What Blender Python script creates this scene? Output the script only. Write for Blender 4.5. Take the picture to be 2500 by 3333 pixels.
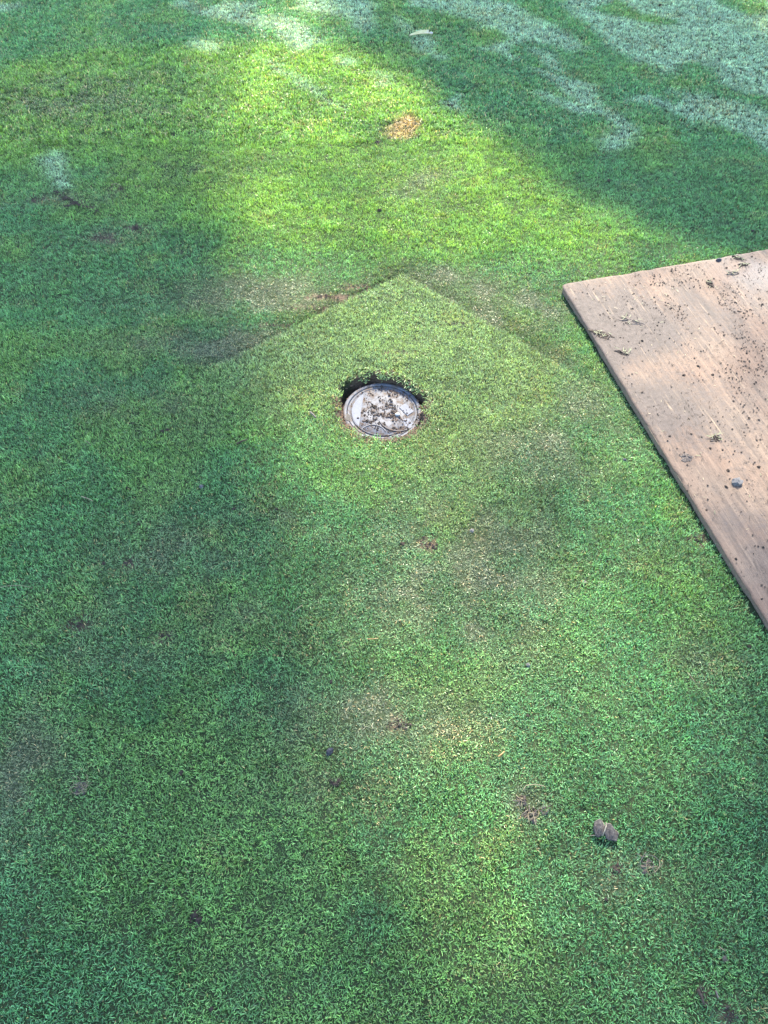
import bpy, bmesh, math, random
import numpy as np
from mathutils import Vector, Matrix

for o in list(bpy.data.objects): bpy.data.objects.remove(o)
SC = bpy.context.scene
C = SC.collection
R = math.radians
rng = np.random.default_rng(11)
random.seed(5)

# ------------------------------------------------------------------ camera
FPX, PITCH, CAMH = 2500.0, 51.0, 1.60          # photo pixels, degrees below the horizon, metres
cam_data = bpy.data.cameras.new('camera')
cam = bpy.data.objects.new('camera', cam_data); C.objects.link(cam)
cam_data.sensor_fit = 'VERTICAL'; cam_data.sensor_height = 24.0
cam_data.lens = FPX / 3333.0 * 24.0
cam_data.clip_start = 0.02; cam_data.clip_end = 1000
cam.location = (0, 0, CAMH); cam.rotation_euler = (R(90 - PITCH), 0, 0)
SC.camera = cam

# ------------------------------------------------------------------ sky, sun, exposure
SUN_EL, SUN_AZ = 44.0, 13.0                    # azimuth to the right of straight ahead (+Y)
L = np.array([math.sin(R(SUN_AZ)) * math.cos(R(SUN_EL)), math.cos(R(SUN_AZ)) * math.cos(R(SUN_EL)), math.sin(R(SUN_EL))])
world = bpy.data.worlds.new('World'); SC.world = world; world.use_nodes = True
wt = world.node_tree
sky = wt.nodes.new('ShaderNodeTexSky'); sky.sky_type = 'NISHITA'; sky.sun_disc = False
sky.sun_elevation = R(SUN_EL); sky.sun_rotation = R(SUN_AZ)
bg = wt.nodes['Background']; bg.inputs['Strength'].default_value = 0.15
wt.links.new(sky.outputs[0], bg.inputs[0])
sun_data = bpy.data.lights.new('sun', 'SUN'); sun_data.energy = 3.8; sun_data.angle = R(0.53); sun_data.color = (1.0, 0.89, 0.70)
sun = bpy.data.objects.new('sun', sun_data); C.objects.link(sun)
sun.rotation_euler = Vector(L).to_track_quat('Z', 'Y').to_euler(); sun.location = (6, 30, 30)
SC.view_settings.view_transform = 'Standard'; SC.view_settings.look = 'None'
SC.view_settings.exposure = 2.75; SC.view_settings.gamma = 1.0; SC.view_settings.use_curve_mapping = False
SC.render.engine = 'CYCLES'; SC.cycles.max_bounces = 6; SC.cycles.transparent_max_bounces = 4

# ------------------------------------------------------------------ helpers
def G(px, py, z=0.0):
    """photo pixel -> point of the horizontal plane at height z"""
    p = R(PITCH); x = (px - 1250.0) / FPX; y = (1666.5 - py) / FPX
    d = np.array([x, math.cos(p) + y * math.sin(p), -math.sin(p) + y * math.cos(p)])
    t = (z - CAMH) / d[2]
    return d[:2] * t
def GP(poly, z=0.0): return np.array([G(a, b, z) for a, b in poly])

def _hash(ix, iy, s):
    h = (ix.astype(np.int64) * 374761393 + iy.astype(np.int64) * 668265263 + s * 1442695041) & 0xFFFFFFFF
    h = ((h ^ (h >> 13)) * 1274126177) & 0xFFFFFFFF
    h = ((h ^ (h >> 16)) * 2246822519) & 0xFFFFFFFF
    return ((h ^ (h >> 15)) & 0xFFFFFF) / float(0xFFFFFF)
def vn(x, y, s=0):
    x = np.asarray(x, float); y = np.asarray(y, float)
    ix = np.floor(x); iy = np.floor(y); fx = x - ix; fy = y - iy
    fx = fx * fx * (3 - 2 * fx); fy = fy * fy * (3 - 2 * fy)
    a = _hash(ix, iy, s); b = _hash(ix + 1, iy, s); c = _hash(ix, iy + 1, s); d = _hash(ix + 1, iy + 1, s)
    return (a * (1 - fx) + b * fx) * (1 - fy) + (c * (1 - fx) + d * fx) * fy
def fbm(x, y, s=0, o=4):
    v = 0; a = 0.5; n = 0
    for k in range(o):
        v = v + a * vn(np.asarray(x) * 2 ** k + 17.3 * k, np.asarray(y) * 2 ** k - 9.1 * k, s + k); n += a; a *= 0.55
    return v / n
def sst(a, b, x):
    t = np.clip((np.asarray(x, float) - a) / (b - a), 0, 1); return t * t * (3 - 2 * t)
def sdf(x, y, P):
    """signed distance to polygon P, negative inside"""
    x = np.asarray(x, float); y = np.asarray(y, float)
    d2 = np.full(x.shape, 1e9); ins = np.zeros(x.shape, bool)
    n = len(P)
    for i in range(n):
        ax, ay = P[i]; bx, by = P[(i + 1) % n]
        ex, ey = bx - ax, by - ay
        t = np.clip(((x - ax) * ex + (y - ay) * ey) / (ex * ex + ey * ey + 1e-12), 0, 1)
        d2 = np.minimum(d2, (x - ax - t * ex) ** 2 + (y - ay - t * ey) ** 2)
        c = (ay > y) != (by > y)
        ins ^= c & (x < (bx - ax) * (y - ay) / (by - ay + 1e-12) + ax)
    return np.where(ins, -1, 1) * np.sqrt(d2)
def lerp3(a, b, t): return a * (1 - t)[:, None] + np.asarray(b)[None, :] * t[:, None]

def mesh_np(name, V, F, mat=None, parent=None, smooth=False):
    me = bpy.data.meshes.new(name)
    me.from_pydata([tuple(v) for v in np.asarray(V, float).tolist()], [], [tuple(f) for f in F])
    me.update()
    if smooth: me.polygons.foreach_set('use_smooth', [True] * len(me.polygons))
    if mat: me.materials.append(mat)
    o = bpy.data.objects.new(name, me); C.objects.link(o)
    if parent: o.parent = parent
    return o
def from_bm(name, bm, mat=None, parent=None, smooth=False):
    me = bpy.data.meshes.new(name); bm.normal_update(); bm.to_mesh(me); bm.free()
    if smooth: me.polygons.foreach_set('use_smooth', [True] * len(me.polygons))
    if mat: me.materials.append(mat)
    o = bpy.data.objects.new(name, me); C.objects.link(o)
    if parent: o.parent = parent
    return o
def empty(name, loc=(0, 0, 0), rz=0):
    o = bpy.data.objects.new(name, None); C.objects.link(o); o.location = loc; o.rotation_euler = (0, 0, rz)
    o.empty_display_size = 0.05; return o
def tag(o, label=None, cat=None, group=None, kind=None):
    if label: o['label'] = label
    if cat: o['category'] = cat
    if group: o['group'] = group
    if kind: o['kind'] = kind
    return o

class NT:
    def __init__(s, name):
        s.m = bpy.data.materials.new(name); s.m.use_nodes = True; s.t = s.m.node_tree
        s.b = s.t.nodes['Principled BSDF']; s.out = s.t.nodes['Material Output']
    def n(s, typ, **kw):
        nd = s.t.nodes.new(typ)
        for k, v in kw.items():
            if k.startswith('i_'):
                key = k[2:]; key = int(key) if key.isdigit() else key.replace('_', ' ')
                nd.inputs[key].default_value = v
            else: setattr(nd, k, v)
        return nd
    def l(s, a, b): s.t.links.new(a, b)
    def ramp(s, src, stops):
        r = s.n('ShaderNodeValToRGB'); e = r.color_ramp.elements
        while len(e) < len(stops): e.new(0.5)
        for k, (p, c) in enumerate(stops): e[k].position = p; e[k].color = (c[0], c[1], c[2], 1) if len(c) == 3 else c
        s.l(src, r.inputs[0]); return r.outputs[0]
    def mix(s, fac, a, b, mode='MIX'):
        m = s.n('ShaderNodeMix', data_type='RGBA', blend_type=mode)
        for sock, v in ((m.inputs[0], fac), (m.inputs[6], a), (m.inputs[7], b)):
            if isinstance(v, (int, float)): sock.default_value = v
            elif isinstance(v, tuple): sock.default_value = (v[0], v[1], v[2], 1)
            else: s.l(v, sock)
        return m.outputs[2]
    def noise(s, scale, detail=4, rough=0.6, vec=None, dist=0.0):
        nd = s.n('ShaderNodeTexNoise'); nd.inputs['Scale'].default_value = scale; nd.inputs['Detail'].default_value = detail
        nd.inputs['Roughness'].default_value = rough; nd.inputs['Distortion'].default_value = dist
        if vec is not None: s.l(vec, nd.inputs['Vector'])
        return nd.outputs[0]
    def bump(s, h, strength=0.5, dist=0.01):
        b = s.n('ShaderNodeBump'); b.inputs['Strength'].default_value = strength; b.inputs['Distance'].default_value = dist
        s.l(h, b.inputs['Height']); s.l(b.outputs[0], s.b.inputs['Normal'])
    def set(s, **kw):
        for k, v in kw.items(): s.b.inputs[k.replace('_', ' ')].default_value = v

# ------------------------------------------------------------------ layout taken from the photograph
LID_Z = -0.022
HC = G(1244, 1341, LID_Z)                      # centre of the round cover
SOD_C = G(1310, 897); SOD_A = G(640, 1228); SOD_B = G(1700, 1128)
ua = (SOD_A - SOD_C) / np.linalg.norm(SOD_A - SOD_C); ub = (SOD_B - SOD_C) / np.linalg.norm(SOD_B - SOD_C)
SOD = np.array([SOD_C, SOD_C + ua * 1.15, SOD_C + ua * 1.15 + ub * 0.85, SOD_C + ub * 0.85])
BT = 0.024                                     # top of the board above the ground
BO = G(1826, 925, BT)
bv = G(2500, 2045, BT) - BO; bv /= np.linalg.norm(bv)
a = R(0.3); bv = np.array([bv[0] * math.cos(a) - bv[1] * math.sin(a), bv[0] * math.sin(a) + bv[1] * math.cos(a)])
SK = math.tan(R(3.3)); bu = np.array([-bv[1], bv[0]]) - SK * bv; bx_ = np.array([-bv[1], bv[0]])                 # along the far edge, away to the right
BW, BL = 1.22, 2.44
BOARD = np.array([BO, BO + bu * BW, BO + bu * BW + bv * BL, BO + bv * BL])

def zp(ox, oy, s, pts): return [(ox + a * s, oy + b * s) for a, b in pts]
S1 = 1250 / 1659.0
DEW = [zp(1250, 0, S1, p) for p in (
    [(740, -120), (1800, -120), (1800, 430), (1659, 420), (1500, 370), (1430, 300), (1330, 270), (1230, 310), (1100, 260), (1000, 190), (900, 110), (820, 60)],
    [(350, -60), (450, -20), (560, 40), (700, 90), (780, 140), (870, 200), (830, 220), (740, 190), (640, 170), (540, 200), (560, 270), (480, 240), (440, 210), (560, 170), (480, 140), (400, 130), (380, 90), (260, 60), (130, 30), (130, 0)],
    [(60, 95), (100, 110), (120, 150), (170, 170), (230, 230), (270, 250), (240, 255), (170, 220), (110, 160)],
    [(620, 290), (700, 310), (800, 350), (920, 370), (900, 410), (970, 480), (1060, 520), (1090, 570), (1070, 620), (980, 640), (920, 600), (1020, 560), (960, 490), (830, 490), (770, 460), (640, 400), (800, 430), (800, 370), (700, 330)],
    [(1280, 390), (1400, 400), (1530, 440), (1600, 470), (1800, 520), (1800, 700), (1659, 640), (1590, 600), (1490, 540), (1430, 520), (1290, 530), (1210, 480), (1110, 440), (1060, 430), (1110, 400), (1210, 440)],
    [(0, 320), (40, 340), (30, 380), (0, 380)], [(255, 430), (345, 425), (310, 475)], [(660, 200), (720, 220), (740, 290), (680, 270)])]
DEW += [zp(0, 0, S1, p) for p in (
    [(780, 30), (830, -15), (840, 50), (960, 15), (1100, 30), (1090, 80), (1230, 90), (1370, 140), (1410, 190), (1310, 215), (1200, 180), (1210, 140), (1080, 110), (950, 80), (860, 60)],
    [(840, 175), (920, 200), (905, 235)], [(1270, -40), (1600, 20), (1620, 120), (1590, 155), (1500, 110), (1430, 70), (1300, 40)],
    [(1120, 270), (1200, 300), (1330, 370), (1460, 460), (1490, 470), (1400, 430), (1280, 350), (1170, 300)],
    [(-100, 20), (80, 20), (90, 40), (20, 60), (-100, 60)], [(130, 690), (220, 680), (290, 800), (240, 820), (150, 760)], [(1480, 250), (1540, 250), (1540, 275), (1500, 270)])]
DEW_CUT = [zp(1250, 0, S1, p) for p in (
    [(890, 20), (1000, 10), (1100, 50), (1250, 80), (1230, 110), (1100, 85), (950, 60)], [(1330, -60), (1560, -60), (1659, 40), (1659, 75), (1450, 20)],
    [(420, 0), (640, -40), (820, 50), (810, 80), (700, 50), (560, 20)])]
DEW = [GP(p) for p in DEW]; DEW_CUT = [GP(p) for p in DEW_CUT]
COARSE = GP([(-200, 250), (500, 130), (900, 120), (1250, 150), (1750, 480), (2150, 790), (1800, 880), (1330, 850), (900, 830), (600, 780), (250, 560), (-200, 560)])
BURN = GP(zp(1200, 360, 0.1326, [(420, 600), (560, 300), (900, 130), (1100, 110), (1250, 300), (1280, 520), (1150, 610), (800, 680), (520, 690)]))
# muddy, trodden grass: (px, py, rx m, ry m, amount)
MUD = [(850, 960, .30, .12, .9), (1010, 985, .20, .07, 1.), (720, 1130, .28, .10, .9), (1600, 1000, .26, .16, 1.), (1420, 905, .16, .08, .9), (1740, 1330, .24, .26, .85), (1500, 1880, .24, .22, 1.),
       (1420, 1760, .10, .08, .8), (1240, 2350, .22, .09, .95), (1620, 1700, .14, .10, .6), (1060, 2560, .10, .06, .5), (480, 1320, .25, .10, .45), (560, 1800, .20, .12, .45),
       (80, 2520, .10, .16, .7), (360, 2080, .2, .12, .35), (1520, 2060, .14, .06, .6), (1350, 580, .16, .18, .5), (700, 1000, .3, .1, .5), (260, 330, .5, .3, .45), (1270, 1170, .15, .03, .7),
       (2000, 1800, .10, .1, .3), (2330, 2150, .10, .06, .5), (2000, 2850, .12, .06, .45), (1700, 2600, .05, .05, .8), (1900, 1500, .1, .15, .4), (930, 1700, .05, .03, .8), (760, 2020, .1, .05, .5),
       (255, 640, .14, .05, .8), (330, 770, .12, .06, .45), (620, 560, .25, .12, .35), (1080, 1800, .18, .08, .3)]
MUD = [(G(a, b), c, d, e) for a, b, c, d, e in MUD]
# bare soil showing: (px, py, rx, ry)
BARE = [(255, 655, .035, .012), (215, 645, .03, .008), (290, 672, .035, .01), (1078, 966, .09, .013), (1000, 1004, .07, .010), (1160, 932, .06, .010), (900, 1060, .06, .008), (445, 738, .04, .03), (340, 770, .05, .03), (125, 645, .03, .03), (1395, 1770, .025, .02),
        (1725, 2645, .014, .010), (1695, 2600, .010, .007), (2000, 2830, .012, .006), (1092, 2547, .014, .008), (632, 2980, .012, .009), (530, 2065, .03, .01), (250, 2030, .03, .02), (1300, 2360, .03, .012), (1300, 1165, .06, .008),
        (2275, 1755, .025, .018), (2290, 3250, .007, .022), (2370, 3300, .010, .010), (420, 1830, .015, .015), (1470, 340, .03, .02), (1230, 465, .02, .015), (380, 610, .04, .02), (1480, 1062, .08, .008)]
BARE = [(G(a, b), c, d) for a, b, c, d in BARE]
LIT = GP([(640, -150), (1040, -150), (1180, 100), (1420, 260), (1700, 440), (1950, 590), (2200, 740), (2420, 800), (2900, 700), (3100, 1900), (2560, 1900), (2380, 2250), (2330, 2600), (2400, 3000), (2360, 3500),
          (1500, 3500), (1420, 2950), (1180, 2500), (1000, 2150), (900, 1800), (860, 1500), (760, 1250), (600, 1000), (640, 720), (520, 480), (560, 180)])

LIT2 = GP([(2150, -90), (2800, -60), (2800, 330), (2500, 200), (2330, 60)])
hx, hy = HC
def hole_r(th):
    """radius of the soil edge around the cover; wider to the far left"""
    return 0.1205 + 0.022 * np.exp(-((th - 2.45) / 0.55) ** 2) + 0.014 * np.exp(-((th - 0.30) / 0.25) ** 2) + 0.005 * np.sin(5 * th + 1) * np.sin(3 * th) + 0.003 * np.sin(11 * th)
def height(x, y):
    x = np.asarray(x, float); y = np.asarray(y, float)
    h = 0.030 * (fbm(x * 0.7, y * 0.7, 3, 2) - 0.5) + 0.010 * (fbm(x * 5, y * 5, 9, 2) - 0.5)
    s = sdf(x, y, SOD)
    du = (x - SOD_C[0]) * (-ua[1]) + (y - SOD_C[1]) * ua[0]
    fade = sst(0.95, 0.55, np.hypot(x - SOD_C[0], y - SOD_C[1]))
    left = sst(-0.02, 0.03, du)
    if float(np.dot(np.array([-ua[1], ua[0]]), ub)) > 0: left = sst(0.02, -0.03, du)
    h = h + fade * (0.011 * sst(0.012, -0.02, s) - (0.003 + 0.011 * left) * np.exp(-((s - 0.015) / 0.012) ** 2))
    r = np.hypot(x - hx, y - hy); th = np.arctan2(y - hy, x - hx)
    near = sst(0.75, 0.25, r)
    h = h * (1 - 0.9 * near) + near * (0.004 - 0.016 * sst(0.26, 0.13, r) * sst(0.1, -0.7, np.sin(th)))
    h = h + 0.020 * np.exp(-((x - hx - 0.02) / 0.16) ** 2 - ((y - hy - 0.19) / 0.085) ** 2)
    b = sdf(x, y, BOARD); h = h * sst(0.0, 0.15, b) - 0.002 * sst(0.05, 0.0, b)
    hr = hole_r(th)
    k = sst(hr + 0.008, hr - 0.006, r)
    floor = -0.056 + 0.026 * sst(0.3, -0.6, np.sin(th)) - .02 * sst(.116, .105, r)
    return h * (1 - k) + floor * k

# ------------------------------------------------------------------ materials
def mat_ground():
    t = NT('lawn_soil')
    at = t.n('ShaderNodeAttribute', attribute_name='col')
    n1 = t.noise(90, 5, 0.7); n2 = t.noise(400, 3, 0.7)
    c = t.mix(n1, (0.45, 0.45, 0.45), (1.5, 1.5, 1.5)); c = t.mix(1.0, at.outputs['Color'], c, 'MULTIPLY')
    t.l(c, t.b.inputs['Base Color']); t.set(Roughness=0.95); t.b.inputs['Specular IOR Level'].default_value = 0.15
    m = t.n('ShaderNodeMath', operation='ADD'); t.l(n1, m.inputs[0]); t.l(n2, m.inputs[1]); t.bump(m.outputs[0], 0.9, 0.008)
    return t.m
def mat_grass():
    t = NT('grass_blades')
    tint = t.n('ShaderNodeAttribute', attribute_name='tint', attribute_type='INSTANCER')
    dry = t.n('ShaderNodeAttribute', attribute_name='dry', attribute_type='INSTANCER')
    bl = t.n('ShaderNodeAttribute', attribute_name='blade')
    sp = t.n('ShaderNodeSeparateColor'); t.l(bl.outputs['Color'], sp.inputs[0])
    lt = t.n('ShaderNodeMath', operation='LESS_THAN'); t.l(sp.outputs[1], lt.inputs[0]); t.l(dry.outputs['Fac'], lt.inputs[1])
    c = t.mix(lt.outputs[0], tint.outputs['Color'], (0.46, 0.36, 0.20))
    br = t.ramp(sp.outputs[2], [(0.0, (0.42, 0.42, 0.42)), (0.5, (0.88, 0.88, 0.88)), (1.0, (1.58, 1.54, 1.44))])
    c = t.mix(1.0, c, br, 'MULTIPLY')
    gr = t.ramp(sp.outputs[0], [(0.0, (0.18, 0.16, 0.13)), (0.5, (0.84, 0.86, 0.80)), (1.0, (1.22, 1.18, 1.10))])  # brownish roots, darkened further to put shade between the blades
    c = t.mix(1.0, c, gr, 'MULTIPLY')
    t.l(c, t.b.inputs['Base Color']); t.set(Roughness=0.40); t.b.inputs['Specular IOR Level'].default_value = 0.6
    tr = t.n('ShaderNodeBsdfTranslucent'); c2 = t.mix(1.0, c, (1.25, 1.25, 0.55), 'MULTIPLY'); t.l(c2, tr.inputs['Color'])
    mx = t.n('ShaderNodeMixShader'); mx.inputs[0].default_value = 0.34
    t.l(t.b.outputs[0], mx.inputs[1]); t.l(tr.outputs[0], mx.inputs[2]); t.l(mx.outputs[0], t.out.inputs['Surface'])
    return t.m
def mat_soil(name, c0, c1, rough=0.95, scale=160):
    t = NT(name); tc = t.n('ShaderNodeTexCoord'); n = t.noise(scale, 5, 0.7, tc.outputs['Object'])
    t.l(t.ramp(n, [(0.3, c0), (0.7, c1)]), t.b.inputs['Base Color']); t.set(Roughness=rough); t.b.inputs['Specular IOR Level'].default_value = 0.2
    t.bump(n, 0.8, 0.004); return t.m
def mat_plain(name, c0, c1, rough=0.6, scale=120, trans=0.0):
    t = NT(name); tc = t.n('ShaderNodeTexCoord'); n = t.noise(scale, 4, 0.6, tc.outputs['Object'])
    col = t.ramp(n, [(0.3, c0), (0.7, c1)]); t.l(col, t.b.inputs['Base Color']); t.set(Roughness=rough)
    if trans:
        tr = t.n('ShaderNodeBsdfTranslucent'); t.l(col, tr.inputs['Color']); mx = t.n('ShaderNodeMixShader'); mx.inputs[0].default_value = trans
        t.l(t.b.outputs[0], mx.inputs[1]); t.l(tr.outputs[0], mx.inputs[2]); t.l(mx.outputs[0], t.out.inputs['Surface'])
    return t.m
M = {}
M['ground'] = mat_ground(); M['grass'] = mat_grass()
M['soil'] = mat_soil('dark_soil', (0.018, 0.014, 0.011), (0.060, 0.046, 0.037))
M['soil_pale'] = mat_soil('dry_soil', (0.05, 0.042, 0.037), (0.12, 0.10, 0.088))
M['soil_brown'] = mat_soil('brown_soil', (0.05, 0.032, 0.022), (0.125, 0.083, 0.057))
M['stone'] = mat_soil('grey_stone', (0.07, 0.068, 0.07), (0.17, 0.165, 0.165), 0.8, 120)
M['stone_pale'] = mat_soil('pale_stone', (0.12, 0.11, 0.10), (0.22, 0.20, 0.18), 0.8, 150)
M['slate'] = mat_soil('slate_stone', (0.025, 0.025, 0.034), (0.06, 0.06, 0.075), 0.7, 150)
M['straw'] = mat_plain('dry_straw', (0.14, 0.115, 0.065), (0.27, 0.225, 0.14), 0.6, 200, 0.2)
M['straw_orange'] = mat_plain('orange_straw', (0.30, 0.15, 0.05), (0.40, 0.24, 0.11), 0.6, 200, 0.2)
M['clip'] = mat_plain('grass_clipping', (0.035, 0.055, 0.018), (0.085, 0.11, 0.04), 0.6, 200, 0.2)
M['twig'] = mat_plain('grey_twig', (0.05, 0.042, 0.037), (0.115, 0.098, 0.086), 0.85, 200)
M['bark'] = mat_plain('tree_bark', (0.10, 0.075, 0.05), (0.24, 0.19, 0.14), 0.9, 3)
M['leaf'] = mat_plain('tree_leaves', (0.045, 0.085, 0.025), (0.09, 0.14, 0.04), 0.5, 2, 0.2)

# ------------------------------------------------------------------ ground sheet
def axis(c, fine, lo, hi):
    v = [np.arange(c - fine, c + fine + 1e-9, 0.006), np.arange(c + fine + 0.02, hi, 0.03), np.arange(c - fine - 0.02, lo, -0.03)[::-1]]
    far = hi + 0.1 * (1.28 ** np.arange(0, 27)); near = (lo - 0.1 * (1.28 ** np.arange(0, 27)))[::-1]
    return np.concatenate([near, v[2], v[0], v[1], far])
def sparse_colour(x, y, base, soil):
    n = fbm(x * 3, y * 3, 21, 3); return base
def bare_mask(x, y):
    m = np.zeros(np.shape(x))
    wx = x + 0.02 * (fbm(x * 30, y * 30, 51, 2) - 0.5); wy = y + 0.02 * (fbm(x * 30, y * 30, 57, 2) - 0.5)
    for (c, rx, ry) in BARE:
        d = ((wx - c[0]) / rx) ** 2 + ((wy - c[1]) / ry) ** 2
        m = np.maximum(m, sst(1.5, 0.6, d))
    return m
def build_ground():
    xs = axis(hx, 0.26, -4.5, 4.8); ys = axis(hy, 0.26, -0.8, 8.0)
    X, Y = np.meshgrid(xs, ys); x = X.ravel(); y = Y.ravel()
    z = height(x, y)
    far = sst(8, 14, np.hypot(x, y)); z = z * (1 - far) + far * 0.4 * (fbm(x * .05, y * .05, 4, 2) - 0.5)
    nx, ny = len(xs), len(ys)
    i = np.arange(nx * ny).reshape(ny, nx)
    F = np.stack([i[:-1, :-1], i[:-1, 1:], i[1:, 1:], i[1:, :-1]], -1).reshape(-1, 4)
    V = np.stack([x, y, z], 1)
    me = bpy.data.meshes.new('ground')
    me.vertices.add(len(V)); me.vertices.foreach_set('co', V.ravel())
    me.loops.add(F.size); me.loops.foreach_set('vertex_index', F.ravel())
    me.polygons.add(len(F)); me.polygons.foreach_set('loop_start', np.arange(0, F.size, 4)); me.polygons.foreach_set('loop_total', np.full(len(F), 4))
    me.update(calc_edges=True); me.validate()
    me.polygons.foreach_set('use_smooth', np.ones(len(F), bool))
    col = np.tile(np.array([0.028, 0.040, 0.018]), (len(x), 1))  # dark earth under the blades, deepened so the gaps look shaded
    r = np.hypot(x - hx, y - hy)
    col = lerp3(col, (0.085, 0.060, 0.043), np.maximum(bare_mask(x, y), sst(0.155, 0.135, r)))
    col = lerp3(col, (0.10, 0.18, 0.05), sst(7.2, 8.5, np.hypot(x, y)) * 1.0)
    at = me.attributes.new('col', 'FLOAT_COLOR', 'POINT')
    at.data.foreach_set('color', np.concatenate([col, np.ones((len(x), 1))], 1).astype(np.float32).ravel())
    me.materials.append(M['ground'])
    o = bpy.data.objects.new('ground', me); C.objects.link(o)
    tag(o, 'earth of the mown lawn, bare soil around the sunken cover', 'ground', kind='structure')
build_ground()

# ------------------------------------------------------------------ grass: tufts instanced on scattered points
def tuft(name, nb, rad, lmin, lmax, w, seed):
    g = np.random.default_rng(seed); V = []; F = []; A = []
    for k in range(nb):
        rr = rad * math.sqrt(g.random()); th = g.random() * 6.283
        b = np.array([rr * math.cos(th), rr * math.sin(th), -0.002])
        az = g.random() * 6.283; le = g.uniform(lmin, lmax); lean = R(g.uniform(8, 70)); curl = R(g.uniform(0, 22))
        d0 = np.array([math.cos(az) * math.sin(lean * .5), math.sin(az) * math.sin(lean * .5), math.cos(lean * .5)])
        l2 = min(lean + curl, R(97)); d1 = np.array([math.cos(az) * math.sin(l2), math.sin(az) * math.sin(l2), math.cos(l2)])
        sd = np.array([-math.sin(az), math.cos(az), 0.0]); tw = g.uniform(-.8, .8); ww = w * g.uniform(.75, 1.3)
        sd2 = sd * math.cos(tw) + np.cross(d1, sd) * math.sin(tw)
        m = b + d0 * le * .5; tip = m + d1 * le * .5
        i = len(V)
        V += [b - sd * ww * .4, b + sd * ww * .4, m - sd2 * ww * .5, m + sd2 * ww * .5, tip - sd2 * ww * .16, tip + sd2 * ww * .16]
        F += [(i, i + 1, i + 3, i + 2), (i + 2, i + 3, i + 5, i + 4)]
        r1, r2 = g.random(), g.random()
        A += [(0, r1, r2, 1)] * 2 + [(.5, r1, r2, 1)] * 2 + [(1, r1, r2, 1)] * 2
    me = bpy.data.meshes.new(name); me.from_pydata([tuple(v) for v in V], [], F); me.update()
    at = me.attributes.new('blade', 'FLOAT_COLOR', 'POINT'); at.data.foreach_set('color', np.array(A, np.float32).ravel())
    me.materials.append(M['grass'])
    o = bpy.data.objects.new(name, me); TC.objects.link(o)
TC = bpy.data.collections.new('grass_tufts')
NV = 10
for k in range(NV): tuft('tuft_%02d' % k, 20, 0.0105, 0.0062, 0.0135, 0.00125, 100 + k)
for k in range(NV): tuft('tuft_%02d' % (NV + k), 25, 0.0165, 0.0085, 0.0160, 0.00190, 200 + k)

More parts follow.
